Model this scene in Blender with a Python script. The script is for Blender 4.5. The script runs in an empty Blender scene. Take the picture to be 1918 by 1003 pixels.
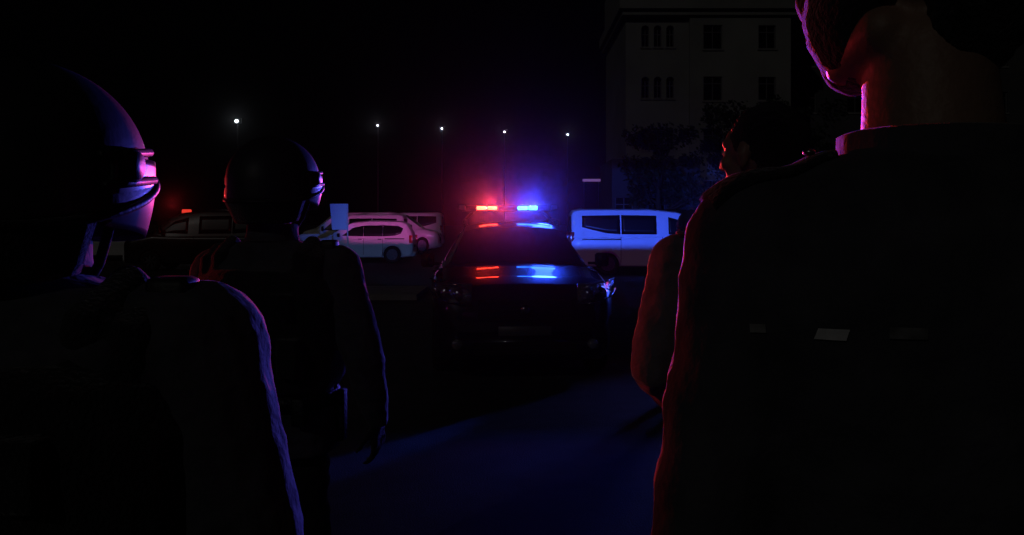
import bpy, bmesh, math, random
from mathutils import Vector, Matrix, noise
random.seed(7)
C = bpy.data.collections.new('scene'); 
S = bpy.context.scene; S.collection.children.link(C)
R = math.radians
F = 1660.0; HY = 420.0; CX = 959.0; HC = 1.6          # pixel focal length, horizon row, centre column, eye height

# ---------------------------------------------------------------- camera, world, light, exposure
cam = bpy.data.objects.new('camera', bpy.data.cameras.new('camera')); C.objects.link(cam)
cam.location = (0, 0, HC); cam.rotation_euler = (R(90), 0, 0)
cam.data.sensor_width = 36; cam.data.lens = 36*F/1918
cam.data.shift_y = -(501.5-HY)/1918
cam.data.clip_start = .05; cam.data.clip_end = 4000
S.camera = cam
W = bpy.data.worlds.new('World'); S.world = W; W.use_nodes = True
bg = W.node_tree.nodes['Background']
bg.inputs['Color'].default_value = (.012, .010, .016, 1); bg.inputs['Strength'].default_value = .012
sd = bpy.data.lights.new('moon', 'SUN'); sd.energy = .035; sd.angle = R(.5); sd.color = (1, .97, .9)
moon = bpy.data.objects.new('moon', sd); C.objects.link(moon)
moon.rotation_euler = (R(62), 0, R(-28))               # from behind the camera, high on the left
S.view_settings.view_transform = 'Standard'; S.view_settings.look = 'None'
S.view_settings.exposure = 0; S.view_settings.gamma = 1

def P(px, py, d):                                       # a pixel at distance d -> the point there
    return Vector(((px-CX)/F*d, d, HC+(HY-py)/F*d))

# ---------------------------------------------------------------- materials
def mat(name, col, rough=.5, metal=0, coat=0, emit=None, estr=0, noise_amt=0, nscale=20, bump=0, bscale=60, sheen=0, trans=0, alpha=1, spec=.5, sheentint=None):
    m = bpy.data.materials.new(name); m.use_nodes = True
    nt = m.node_tree; b = nt.nodes['Principled BSDF']
    b.inputs['Base Color'].default_value = (*col, 1)
    b.inputs['Roughness'].default_value = rough; b.inputs['Metallic'].default_value = metal
    b.inputs['Coat Weight'].default_value = coat; b.inputs['Coat Roughness'].default_value = .03
    b.inputs['Specular IOR Level'].default_value = spec
    if coat == 1: b.inputs['Coat IOR'].default_value = 1.85
    if sheen:
        b.inputs['Sheen Weight'].default_value = sheen; b.inputs['Sheen Roughness'].default_value = .4
    if trans: b.inputs['Transmission Weight'].default_value = trans
    if alpha < 1: b.inputs['Alpha'].default_value = alpha
    if emit:
        b.inputs['Emission Color'].default_value = (*emit, 1); b.inputs['Emission Strength'].default_value = estr
    if noise_amt or bump:
        tc = nt.nodes.new('ShaderNodeTexCoord')
    if noise_amt:
        n = nt.nodes.new('ShaderNodeTexNoise'); n.inputs['Scale'].default_value = nscale; n.inputs['Detail'].default_value = 6
        r = nt.nodes.new('ShaderNodeValToRGB')
        r.color_ramp.elements[0].color = tuple(c*(1-noise_amt) for c in col)+(1,); r.color_ramp.elements[0].position = .3
        r.color_ramp.elements[1].color = tuple(min(1, c*(1+noise_amt)) for c in col)+(1,); r.color_ramp.elements[1].position = .7
        nt.links.new(tc.outputs['Object'], n.inputs['Vector']); nt.links.new(n.outputs['Fac'], r.inputs['Fac'])
        nt.links.new(r.outputs['Color'], b.inputs['Base Color'])
    if bump:
        n2 = nt.nodes.new('ShaderNodeTexNoise'); n2.inputs['Scale'].default_value = bscale; n2.inputs['Detail'].default_value = 8
        bp = nt.nodes.new('ShaderNodeBump'); bp.inputs['Strength'].default_value = bump; bp.inputs['Distance'].default_value = .02
        nt.links.new(tc.outputs['Object'], n2.inputs['Vector']); nt.links.new(n2.outputs['Fac'], bp.inputs['Height'])
        nt.links.new(bp.outputs['Normal'], b.inputs['Normal'])
    return m
M = dict(
 asphalt=mat('asphalt', (.045,.045,.047), .75, noise_amt=.35, nscale=3, bump=.6, bscale=90),
 concrete=mat('concrete', (.3,.29,.28), .8, noise_amt=.2, nscale=2, bump=.3, bscale=40),
 grass=mat('grass', (.05,.07,.025), .8, noise_amt=.5, nscale=8, bump=1, bscale=30),
 blade=mat('grass_blade', (.06,.09,.03), .7),
 paint_dark=mat('navy_car_paint', (.02,.02,.035), .38, metal=.5, coat=1, noise_amt=.1, nscale=2),
 paint_white=mat('white_car_paint', (.78,.78,.78), .35, coat=.4, noise_amt=.04, nscale=2, bump=.02, bscale=2),
 paint_grey=mat('grey_car_paint', (.30,.30,.31), .35, coat=.5, noise_amt=.05, nscale=2),
 paint_black=mat('black_car_paint', (.012,.012,.012), .3, coat=.6, noise_amt=.1, nscale=2),
 glass=mat('tinted_car_glass', (.004,.004,.005), .03, spec=.6),
 glass_dull=mat('dusty_tinted_glass', (.006,.006,.008), .3, spec=.3),
 rubber=mat('tyre_rubber', (.012,.012,.012), .8, bump=.2, bscale=80),
 plastic=mat('black_plastic', (.01,.01,.01), .5, bump=.1, bscale=150),
 chrome=mat('chrome', (.7,.7,.7), .12, metal=1),
 rim=mat('wheel_rim_alloy', (.09,.09,.10), .45, metal=.9),
 lampglass=mat('clear_lamp_glass', (.85,.88,.92), .06, metal=.85, bump=1, bscale=35),
 tail=mat('red_tail_lens', (.35,.015,.015), .15, coat=.5),
 plate=mat('number_plate', (.10,.10,.11), .45),
 shell=mat('black_helmet_shell', (.03,.03,.038), .5, coat=.05, bump=.05, bscale=60),
 visor=mat('smoked_visor', (.05,.05,.06), .35, coat=.2, spec=.5),
 cloth=mat('navy_uniform_cloth', (.08,.08,.095), .8, spec=.2, sheen=.15, noise_amt=.3, nscale=14, bump=.5, bscale=22),
 cloth3=mat('faded_brown_cloth', (.16,.14,.13), .7, sheen=.6, noise_amt=.3, nscale=14, bump=.5, bscale=22),
 cloth2=mat('black_vest_cloth', (.015,.015,.017), .8, sheen=.35, noise_amt=.3, nscale=20, bump=.6, bscale=160),
 trouser=mat('dark_trouser_cloth', (.014,.014,.020), .8, sheen=.2, noise_amt=.3, nscale=14, bump=.5, bscale=20),
 skin=mat('skin', (.32,.19,.13), .5, noise_amt=.12, nscale=14, bump=.12, bscale=120),
 hair=mat('dark_hair', (.008,.006,.005), .5, sheen=.1, bump=1, bscale=200),
 leather=mat('black_leather', (.01,.01,.01), .45, bump=.3, bscale=90),
 buckle=mat('steel_buckle', (.5,.5,.5), .3, metal=1),
 reflect=mat('grey_reflective_tape', (.88,.88,.88), .5, noise_amt=.35, nscale=60),
 reflect_dim=mat('dim_reflective_tape', (.18,.18,.18), .6, noise_amt=.5, nscale=60),  # darker copy of the tape: its weaker reflection is put into the colour
 wall=mat('building_render', (.34,.34,.32), .9, noise_amt=.12, nscale=.4, bump=.2, bscale=8),
 wall2=mat('building_render_dark', (.10,.10,.10), .9, noise_amt=.15, nscale=.4, bump=.2, bscale=8),
 frame=mat('window_frame', (.18,.18,.17), .6),
 pane=mat('dark_pane', (.008,.008,.01), .15),
 bark=mat('bark', (.07,.05,.035), .9, bump=.8, bscale=20),
 leaf=mat('leaf', (.025,.04,.015), .6, noise_amt=.4, nscale=3),
 pole=mat('painted_pole', (.03,.03,.03), .6),
 board=mat('white_sign_board', (.75,.76,.78), .6, noise_amt=.04, nscale=3),
 sticker=mat('white_sticker', (.8,.8,.8), .5),
 red_led=mat('lit_red_lamp', (.3,.01,.01), .3, emit=(1,.035,.016), estr=26),
 blue_led=mat('lit_blue_lamp', (.01,.03,.3), .3, emit=(.012,.10,1), estr=28),
 bulb=mat('lit_floodlight', (.8,.8,.8), .3, emit=(.85,.93,1), estr=7),
 beacon=mat('dim_red_beacon', (.3,.02,.02), .3, emit=(1,.05,.03), estr=.75),
 clear=mat('clear_bar_lens', (.45,.5,.6), .12, metal=.6, coat=.5),
 darklens=mat('dark_bar_lens', (.012,.012,.03), .12, coat=.8),
)

# ---------------------------------------------------------------- helpers
def obj(name, bm, m, parent=None, smooth=True, label=None):
    me = bpy.data.meshes.new(name)
    if isinstance(bm, bmesh.types.BMesh):
        bmesh.ops.recalc_face_normals(bm, faces=bm.faces)
        bm.to_mesh(me); bm.free()
    else: me = bm; me.name = name
    if smooth: me.polygons.foreach_set('use_smooth', [True]*len(me.polygons))
    me.materials.clear(); me.materials.append(m)
    o = bpy.data.objects.new(name, me); C.objects.link(o)
    if parent: o.parent = parent
    if label: o['label'] = label
    return o
def tag(o, label, cat, group=None):
    o['label'] = label; o['category'] = cat
    if group: o['group'] = group
    return o
def thing(name, label, cat, loc=(0,0,0), rz=0, group=None):
    o = bpy.data.objects.new(name, None); C.objects.link(o); o.location = loc; o.rotation_euler = (0,0,rz)
    return tag(o, label, cat, group)
def struct(name, bm, m, smooth=False):
    o = obj(name, bm, m, None, smooth); o['kind'] = 'structure'; return o
def copy_tree(o, parent=None):
    c = o.copy(); C.objects.link(c); c.parent = parent
    for ch in list(o.children): copy_tree(ch, c)
    return c
def box(bm, x0, x1, y0, y1, z0, z1, mtx=None):
    vs = [bm.verts.new((x,y,z)) for x in (x0,x1) for y in (y0,y1) for z in (z0,z1)]
    for f in ((0,1,3,2),(4,6,7,5),(0,4,5,1),(2,3,7,6),(0,2,6,4),(1,5,7,3)):
        bm.faces.new([vs[i] for i in f])
    if mtx: bmesh.ops.transform(bm, matrix=mtx, verts=vs)
    return vs
def bevbox(x0, x1, y0, y1, z0, z1, r=.01, seg=2):
    bm = bmesh.new(); box(bm, x0,x1,y0,y1,z0,z1)
    bmesh.ops.bevel(bm, geom=bm.edges[:], offset=r, segments=seg, affect='EDGES', profile=.5)
    return bm
def tube(bm, pts, rad, seg=10):
    pts = [Vector(p) for p in pts]; rads = rad if isinstance(rad, (list,tuple)) else [rad]*len(pts)
    rings = []
    for i, p in enumerate(pts):
        t = (pts[min(i+1,len(pts)-1)]-pts[max(i-1,0)]).normalized()
        a = t.orthogonal().normalized() if i == 0 else (prev-t*prev.dot(t)).normalized()
        prev = a; b = t.cross(a)
        rings.append([bm.verts.new(p+(a*math.cos(2*math.pi*k/seg)+b*math.sin(2*math.pi*k/seg))*rads[i]) for k in range(seg)])
    for r0, r1 in zip(rings, rings[1:]):
        for k in range(seg): bm.faces.new((r0[k], r0[(k+1)%seg], r1[(k+1)%seg], r1[k]))
    bm.faces.new(rings[0][::-1]); bm.faces.new(rings[-1])
def ball(bm, c, r, u=16, v=12, sc=(1,1,1), rot=None):
    mtx = Matrix.Translation(c) @ (rot or Matrix.Identity(4)) @ Matrix.Diagonal((*[r*s for s in sc],1))
    return bmesh.ops.create_uvsphere(bm, u_segments=u, v_segments=v, radius=1, matrix=mtx)['verts']
def capsule(bm, a, b, ra, rb, seg=14):
    a, b = Vector(a), Vector(b)
    tube(bm, [a,b], [ra,rb], seg); ball(bm, a, ra*.995, seg, 10); ball(bm, b, rb*.995, seg, 10)
def loft(bm, rings, cap=True):
    vr = [[bm.verts.new(p) for p in r] for r in rings]
    n = len(vr[0])
    for r0, r1 in zip(vr, vr[1:]):
        for k in range(n): bm.faces.new((r0[k], r0[(k+1)%n], r1[(k+1)%n], r1[k]))
    if cap: bm.faces.new(vr[0][::-1]); bm.faces.new(vr[-1])
    return vr
def ellrings(specs, seg=28, p=2.3):                    # (z, half width, half depth, x offset, y offset)
    out = []
    for z, w, d, xo, yo in specs:
        r = []
        for k in range(seg):
            a = 2*math.pi*k/seg; c, s = math.cos(a), math.sin(a)
            q = (abs(c)**p+abs(s)**p)**(-1/p)
            r.append(Vector((xo+w*c*q, yo+d*s*q, z)))
        out.append(r)
    return out
def remeshed(bm, voxel, smooth=3, wrinkle=0, wscale=.12, flow=None):
    me = bpy.data.meshes.new('tmp'); bmesh.ops.recalc_face_normals(bm, faces=bm.faces); bm.to_mesh(me); bm.free()
    o = bpy.data.objects.new('tmp', me); C.objects.link(o)
    m = o.modifiers.new('r', 'REMESH'); m.mode = 'VOXEL'; m.voxel_size = voxel
    if smooth:
        s = o.modifiers.new('s', 'SMOOTH'); s.factor = .5; s.iterations = smooth
    dg = bpy.context.evaluated_depsgraph_get(); dg.update()
    new = bpy.data.meshes.new_from_object(o.evaluated_get(dg))
    bpy.data.objects.remove(o)
    if wrinkle:
        nm = [v.normal.copy() for v in new.vertices]
        for v, n in zip(new.vertices, nm):
            p = v.co
            q = Vector((p.x*1.0, p.y*1.0, p.z*1.6))/wscale
            h = noise.ridged_multi_fractal(q, 1.0, 2.1, 3, 1.0, 1.6)*.5 - .6
            h += .6*noise.noise(q*.6)
            v.co = p + n*h*wrinkle
    return new
def boolean_cut(me, cutters):
    o = bpy.data.objects.new('tmp', me); C.objects.link(o)
    k = bpy.data.objects.new('tmpc', cutters); C.objects.link(k)
    m = o.modifiers.new('b', 'BOOLEAN'); m.object = k; m.operation = 'DIFFERENCE'; m.solver = 'EXACT'
    dg = bpy.context.evaluated_depsgraph_get(); dg.update()
    new = bpy.data.meshes.new_from_object(o.evaluated_get(dg))
    bpy.data.objects.remove(o); bpy.data.objects.remove(k)
    return new

# ---------------------------------------------------------------- setting: ground
bm = bmesh.new(); bmesh.ops.create_grid(bm, x_segments=40, y_segments=40, size=900, matrix=Matrix.Translation((0,300,0)))
struct('ground', bm, M['asphalt'])
def sheet(name, x0, x1, y0, y1, z, m):
    bm = bmesh.new(); n = 24
    for i in range(n): 
        a = x0+(x1-x0)*i/n; b = x0+(x1-x0)*(i+1)/n
        bm.faces.new([bm.verts.new(p) for p in ((a,y0,z),(b,y0,z),(b,y1,z),(a,y1,z))])
    bmesh.ops.remove_doubles(bm, verts=bm.verts, dist=.001)
    return struct(name, bm, m)
# raised pavement under the two men on the right, planted strip and its pavement beyond the left officers
bm = bmesh.new(); box(bm, .35, 6, -2, 3.1, -.05, .1); struct('pavement', bm, M['concrete'])
bm = bmesh.new(); box(bm, -16, -2.0, 18.6, 21.2, -.05, .12); struct('pavement', bm, M['concrete'])
bm = bmesh.new(); box(bm, 4.2, 18, 18.6, 20.4, -.05, .12); struct('pavement', bm, M['concrete'])
sheet('grass_ground', -14, -2.6, 12.4, 15.8, .004, M['grass'])
bm = bmesh.new()
for i in range(9000):
    x = random.uniform(-9,-2.6); y = random.uniform(12.4,15.8); h = random.uniform(.03,.10); a = random.uniform(0,6.28); w = .006
    dx, dy = w*math.cos(a), w*math.sin(a); lx, ly = random.uniform(-.03,.03), random.uniform(-.03,.03)
    bm.faces.new([bm.verts.new(p) for p in ((x-dx,y-dy,.004),(x+dx,y+dy,.004),(x+lx,y+ly,h))])
g = obj('grass', bm, M['blade'], smooth=False); g['kind'] = 'stuff'; g['label'] = 'short grass on the verge left of the dark patrol car'
# ---------------------------------------------------------------- vehicles (local: forward = -Y, up = Z)
def lerp(tab, y, k):
    if y <= tab[0][0]: return tab[0][k]
    for a, b in zip(tab, tab[1:]):
        if y <= b[0]:
            t = (y-a[0])/(b[0]-a[0]); return a[k]+(b[k]-a[k])*t
    return tab[-1][k]
def body_section(w, zt, zb, crown, y, hood=0):
    pts = [(0, zt+crown+hood*.3), (.25*w, zt+crown*.95+hood*.25), (.5*w, zt+crown*.75), (.62*w, zt+crown*.62+hood), (.8*w, zt+crown*.3+hood*.4), (.92*w, zt-.02), (.975*w, zt-.07),
           (w, zt-.16), (1.0*w, zt-.16-(zt-zb-.3)*.35), (.975*w, zt-.16-(zt-zb-.3)*.45), (.995*w, zb+.18), (.96*w, zb+.04), (.88*w, zb), (.5*w, zb), (0, zb)]
    r = [Vector((x,y,z)) for x,z in pts]
    return r + [Vector((-p.x,p.y,p.z)) for p in r[-2:0:-1]]
def make_vehicle(spec, name, label, cat, loc, rz, group=None, detail=True):
    """spec: body [(y,w,zt,zb,crown,hood)], cabin [(y,wb,zb,wt,zt)], wheels (y front, y rear, r), side windows, windscreen range"""
    t = thing(name, label, cat, loc, rz, group)
    paint = M[spec['paint']]; glass = M[spec.get('glass','glass_dull')]
    B, K = spec['body'], spec['cabin']
    ys = sorted(set([s[0] for s in B] + [B[0][0]+(B[-1][0]-B[0][0])*i/30 for i in range(31)]))
    bm = bmesh.new()
    loft(bm, [body_section(*[lerp(B,y,k) for k in (1,2,3,4)], y, lerp(B,y,5)) for y in ys])
    bmesh.ops.recalc_face_normals(bm, faces=bm.faces)
    me = bpy.data.meshes.new('b'); bm.to_mesh(me); bm.free()
    yf, yr, wr = spec['wheels']; W0 = max(s[1] for s in B)
    cb = bmesh.new()
    for y in (yf, yr):
        for s in (-1, 1):
            bmesh.ops.create_cone(cb, cap_ends=True, segments=32, radius1=wr+.055, radius2=wr+.055, depth=.6,
                matrix=Matrix.Translation((s*(W0+.02), y, wr)) @ Matrix.Rotation(R(90),4,'Y'))
    cm = bpy.data.meshes.new('c'); cb.to_mesh(cm); cb.free()
    me = boolean_cut(me, cm)
    body = obj('body', me, paint, t, smooth=True)
    body.data.polygons.foreach_set('use_smooth', [True]*len(body.data.polygons))
    body.modifiers.new('es', 'EDGE_SPLIT').split_angle = R(38)
    # cabin
    def csec(y):
        wb, zb, wt, zt = [lerp(K,y,k) for k in (1,2,3,4)]
        zt = max(zt, zb+.03); e = min(.09, (zt-zb)*.5)
        return [(0,zt+.03),(wt*.5,zt+.022),(wt*.86,zt-.002),(wt*.96,zt-e*.35),(wt,zt-e),(wt+(wb-wt)*.5+.008,(zt-e+zb)/2),(wb,zb),(wb*.8,zb-.12),(0,zb-.12)]
    bm = bmesh.new(); ysk = sorted(set([s[0] for s in K] + [K[0][0]+(K[-1][0]-K[0][0])*i/36 for i in range(37)]))
    rings = []
    for y in ysk:
        r = [Vector((x,y,z)) for x,z in csec(y)]; rings.append(r+[Vector((-p.x,p.y,p.z)) for p in r[-2:0:-1]])
    loft(bm, rings); cab = obj('roof', bm, paint, t); cab.modifiers.new('es', 'EDGE_SPLIT').split_angle = R(38)
    def side_x(y, z):
        s = csec(y)[4:7]
        for (xa,za),(xb,zb_) in zip(s, s[1:]):
            if z >= zb_: return xa+(xb-xa)*(za-z)/max(za-zb_,.01)
        return s[-1][0]
    def side_panel(nm, poly, m, s, off=.006, parent=None, th=.0):
        n = 10; bm = bmesh.new(); us = [p[0] for p in poly]; y0, y1 = min(us), max(us)
        cols = []
        for i in range(n+1):
            y = y0+(y1-y0)*i/n; yy = min(max(y,y0+.001),y1-.001); zs = []
            for (a,za),(b,zb_) in zip(poly, poly[1:]+poly[:1]):
                if (a-yy)*(b-yy) <= 0 and abs(a-b) > 1e-6: zs.append(za+(zb_-za)*(yy-a)/(b-a))
            cols.append((y, min(zs), max(zs)))
        pr = None
        for y, z0, z1 in cols:
            c = [bm.verts.new((s*(side_x(y,z0+(z1-z0)*k/4)+off), y, z0+(z1-z0)*k/4)) for k in range(5)]
            if pr:
                for k in range(4): bm.faces.new((pr[k],c[k],c[k+1],pr[k+1]))
            pr = c
        o = obj(nm, bm, m, parent or t); o.modifiers.new('so','SOLIDIFY').thickness = .006; return o
    if spec.get('windscreen'):
        y0, y1 = spec['windscreen']; bm = bmesh.new(); pr = None
        for i in range(9):
            y = y0+(y1-y0)*i/8; s = csec(y); c = []
            dz = (csec(y1)[0][1]-csec(y0)[0][1])/(y1-y0); nrm = Vector((0,-dz,1)).normalized()
            half = s[3][0]*.985
            for k in range(-6,7):
                u = k/6*half; au = abs(u)
                for (xa,za),(xb,zb_) in zip(s[:4], s[1:4]):
                    if au <= xb+1e-6: z = za+(zb_-za)*(au-xa)/(xb-xa); break
                c.append(bm.verts.new(Vector((u,y,z))+nrm*.008))
            if pr:
                for k in range(12): bm.faces.new((pr[k],pr[k+1],c[k+1],c[k]))
            pr = c
        wsn = obj('windscreen', bm, M[spec.get('wsglass', spec.get('glass','glass_dull'))], t)
    if spec.get('rear_window'):
        y, z0, z1, hw = spec['rear_window']; bm = bevbox(-hw,hw,y-.01,y+.012,z0,z1,.01)
        obj('rear_window', bm, glass, t)
    for s in (-1, 1):
        for poly in spec['windows']: side_panel('side_window', poly, glass, s)
        for poly in spec.get('handles', []):
            y, z = poly; bx = lerp(B,y,1)
            obj('door_handle', bevbox(*(sorted((s*(bx-.01), s*(bx+.035)))), y-.08,y+.08,z-.016,z+.016,.006), M[spec.get('hmat','plastic')], t)
        for (y0,y1,z) in spec.get('rails', []):
            bx = W0
            obj('door_rail', bevbox(*(sorted((s*(bx-.03), s*(bx+.006)))), y0,y1,z-.02,z+.02,.005), M['plastic'], t)
        for y, z0, z1 in spec.get('seams', []):
            bx = lerp(B,y,1); obj('door_seam', bevbox(*(sorted((s*(bx-.03), s*(bx+.003)))), y-.006,y+.006,z0,z1,.002,1), M['plastic'], t)
        # door mirror
        my, mz = spec['mirror']; mx = side_x(my+.1, mz) if False else lerp(B,my,1)*.97
        mir = bmesh.new(); ms = spec.get('msize',(.22,.1,.16))
        vs = box(mir, mx+.02, mx+.02+ms[0], my-ms[1]/2, my+ms[1]/2, mz-ms[2]*.45, mz+ms[2]*.55)
        box(mir, mx-.08, mx+.08, my-.02, my+.02, mz-ms[2]*.3, mz-ms[2]*.1)
        bmesh.ops.bevel(mir, geom=mir.edges[:], offset=.03 if ms[2]>.12 else .015, segments=3, affect='EDGES', clamp_overlap=True)
        if s < 0: bmesh.ops.scale(mir, vec=(-1,1,1), verts=mir.verts)
        mo = obj('door_mirror', mir, M[spec.get('mirmat','plastic')], t)
        gl = obj('mirror_glass', bevbox(mx+.04, mx+ms[0], my+ms[1]/2-.002, my+ms[1]/2+.004, mz-ms[2]*.35, mz+ms[2]*.42,.002,1), M['chrome'], mo)
        if s < 0: gl.scale.x = -1
    # wheels
    for y in (yf, yr):
        for s in (-1, 1):
            wh = bpy.data.objects.new('wheel', None); C.objects.link(wh); wh.parent = t; wh.location = (s*(W0-.12), y, wr); wh.scale = (s,1,1)
            prof = [(-.1,.62),(-.11,.80),(-.105,.93),(-.08,.985),(-.03,1),(.03,1),(.08,.985),(.105,.93),(.11,.80),(.10,.64)]
            bm = bmesh.new()
            loft(bm, [[Vector((x, wr*rr*math.cos(a), wr*rr*math.sin(a))) for x, rr in prof] for a in [2*math.pi*k/36 for k in range(36)]], cap=False)
            bm.verts.ensure_lookup_table(); n = len(prof); N = 36
            for k in range(n): 
                try: bm.faces.new((bm.verts[(N-1)*n+k], bm.verts[(N-1)*n+(k+1)%n], bm.verts[(k+1)%n], bm.verts[k]))
                except ValueError: pass
            obj('tyre', bm, M['rubber'], wh)
            bm = bmesh.new()
            bmesh.ops.create_cone(bm, cap_ends=True, segments=28, radius1=wr*.2, radius2=wr*.16, depth=.05, matrix=Matrix.Translation((.085,0,0)) @ Matrix.Rotation(R(90),4,'Y'))
            for k in range(7):
                box(bm, .055, .09, -.028, .028, wr*.12, wr*.63, Matrix.Rotation(2*math.pi*k/7,4,'X'))
            bmesh.ops.create_cone(bm, cap_ends=True, segments=28, radius1=wr*.6, radius2=wr*.6, depth=.01, matrix=Matrix.Translation((.02,0,0)) @ Matrix.Rotation(R(90),4,'Y'))
            loft(bm, [[Vector((x, wr*rr*math.cos(a), wr*rr*math.sin(a))) for x, rr in ((.1,.64),(.1,.6),(.02,.6),(.02,.64))] for a in [2*math.pi*k/28 for k in range(29)]], cap=False)
            obj('rim', bm, M['rim'], wh, smooth=False)
    # lamps and plates
    for s in (-1, 1):
        for (x0,x1,z0,z1,dep,sweep) in spec['headlights']:
            yb = B[0][0]; bm = bmesh.new(); n = 8; r0 = []
            for i in range(n+1):
                u = i/n; x = x0+(x1-x0)*u; zz0 = z0+(z1-z0)*.35*u; yy = yb+dep*u**2-.005
                r0.append([Vector((s*x,yy,zz0)), Vector((s*x,yy-.015+.03*0,(zz0+z1)/2)), Vector((s*x,yy+sweep*.3,z1+.02*u)), Vector((s*x,yy+.12,(zz0+z1)/2))])
            loft(bm, r0); hl = obj('headlight', bm, M['lampglass'], t)
            for q in (.3,.62):
                bm = bmesh.new(); ball(bm, Vector((s*(x0+(x1-x0)*q), yb+dep*q**2-.01, z0+(z1-z0)*(.45+.15*q))), (z1-z0)*.28, 14, 10, (1,.5,1))
                obj('lamp_bulb', bm, M['chrome'], hl)
        x0,x1,z0,z1 = spec['taillights']; yb = B[-1][0]; bx = lerp(B,yb-.1,1)
        obj('tail_light', bevbox(*(sorted((s*x0,s*x1))), yb-.13,yb+.015,z0,z1,.015), M['tail'], t)
    for yy, s in ((B[0][0],-1),(B[-1][0],1)):
        z = spec['plate_z'] if s < 0 else spec['plate_z']+.25
        obj('number_plate', bevbox(-.26,.26,yy+s*.012-.008,yy+s*.012+.008,z-.055,z+.055,.004,1), M['plate'], t)
    gz0, gz1, gw = spec['grille']; yb = B[0][0]
    bm = bmesh.new(); box(bm, -gw, gw, yb-.004, yb+.05, gz0, gz1)
    n = 5
    for i in range(n): z = gz0+(gz1-gz0)*(i+.5)/n; box(bm, -gw+.01, gw-.01, yb-.02, yb, z-.012, z+.012)
    gr = obj('grille', bm, M['plastic'], t, smooth=False)
    bm = bmesh.new(); bmesh.ops.create_cone(bm, cap_ends=True, segments=20, radius1=.055, radius2=.05, depth=.03, matrix=Matrix.Translation((0,yb-.03,(gz0+gz1)/2+.01)) @ Matrix.Rotation(R(90),4,'X'))
    obj('badge', bm, M['chrome'], gr)
    for yy, s in ((B[0][0],-1),(B[-1][0],1)):
        bm = bmesh.new(); w_ = lerp(B, yy-s*.05, 1)
        a = yy-s*.25; b = yy+s*.05
        vs = box(bm, -w_*.9, w_*.9, min(a,b), max(a,b), spec['bumper'][0], spec['bumper'][1])
        bmesh.ops.bevel(bm, geom=bm.edges[:], offset=.04, segments=3, affect='EDGES')
        obj('bumper', bm, M[spec.get('bumpmat',spec['paint'])], t)
    return t, side_panel, side_x, csec

# ---- the dark patrol car, front towards the camera
SUV = dict(paint='paint_dark', glass='glass', wsglass='glass', hmat='plastic',
  body=[(0,.66,.72,.30,.02,0),(.04,.76,.86,.24,.03,0),(.12,.84,.95,.22,.035,.0),(.30,.90,1.00,.20,.04,.012),(.7,.925,1.04,.20,.045,.02),(1.05,.93,1.085,.20,.045,.02),(1.35,.93,1.11,.20,.03,.0),
        (2.4,.93,1.09,.20,0,0),(3.9,.92,1.12,.22,0,0),(4.35,.88,1.10,.26,0,0),(4.5,.80,1.0,.34,0,0)],
  cabin=[(1.05,.74,1.06,.74,1.09),(1.35,.84,1.07,.76,1.22),(1.88,.865,1.07,.61,1.535),(1.98,.87,1.07,.60,1.58),(2.08,.87,1.07,.595,1.607),(2.25,.87,1.07,.59,1.615),(2.9,.87,1.07,.59,1.62),(3.8,.86,1.07,.57,1.58),(4.25,.82,1.07,.52,1.42),(4.44,.78,1.07,.5,1.12)],
  wheels=(.88,3.5,.35), windscreen=(1.16,1.87), rear_window=None,
  windows=[[(1.65,1.15),(2.05,1.46),(2.62,1.5),(2.62,1.13)],[(2.70,1.13),(2.70,1.5),(3.45,1.48),(3.62,1.15)],[(3.68,1.17),(3.62,1.45),(3.9,1.42),(4.1,1.2)]],
  handles=[(2.5,1.0),(3.4,1.0)], seams=[(1.5,.4,1.0),(2.66,.4,1.0),(3.65,.6,1.0)], mirror=(1.55,1.17), msize=(.15,.1,.16),
  headlights=[(.52,.915,0.78,1.0,.36,.12)], taillights=(.6,.84,.85,1.05), plate_z=.52, grille=(.62,.84,.46), bumper=(.28,.52))
CARLOC = Vector((.13, 8.9, 0)); CARROT = R(3.4)
car, spanel, sx, csec = make_vehicle(SUV, 'patrol_car', 'dark glossy patrol car facing the camera with lit red and blue light bar', 'patrol car', CARLOC, CARROT)
# roof rails
for s in (-1,1):
    bm = bmesh.new(); tube(bm, [(s*.555,2.08,1.59),(s*.56,2.14,1.645),(s*.56,2.9,1.665),(s*.55,3.7,1.635),(s*.545,3.78,1.59)], .014, 8)
    obj('roof_rail', bm, M['rim'], car)
for s in (-1,1):
    for pts in ([(.56,-.012,.955),(.70,.03,1.0),(.82,.12,1.02),(.925,.36,1.035)], [(.60,-.01,.80),(.75,.04,.82),(.86,.14,.86),(.94,.34,.93)], [(.84,.10,.86),(.87,.15,.94),(.89,.17,1.02)]):
        bm = bmesh.new(); tube(bm, [(s*x*1.005,y-.02,z) for x,y,z in pts], .0075, 8); obj('glint_strip', bm, M['chrome'], car)  # added chrome strips that catch the lamps as headlight glints
# wipers and lower grille
for x0, x1 in ((-.55,.02),(.02,.6)):
    bm = bmesh.new(); tube(bm, [(x0,1.14,1.125),(x1,1.24,1.185)], .010, 6); obj('wiper', bm, M['plastic'], car)
bm = bmesh.new(); box(bm, -.5,.5,-.058,-.02,.30,.42)
for i in range(3): box(bm, -.5,.5,-.07,-.05,.32+i*.035,.332+i*.035)
obj('lower_grille', bm, M['plastic'], car, smooth=False)
for s in (-1,1):
    bm = bmesh.new(); ball(bm, (s*.66,-.04,.40), .055, 16, 10, (1,.6,1)); obj('fog_lamp', bm, M['lampglass'], car)
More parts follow.
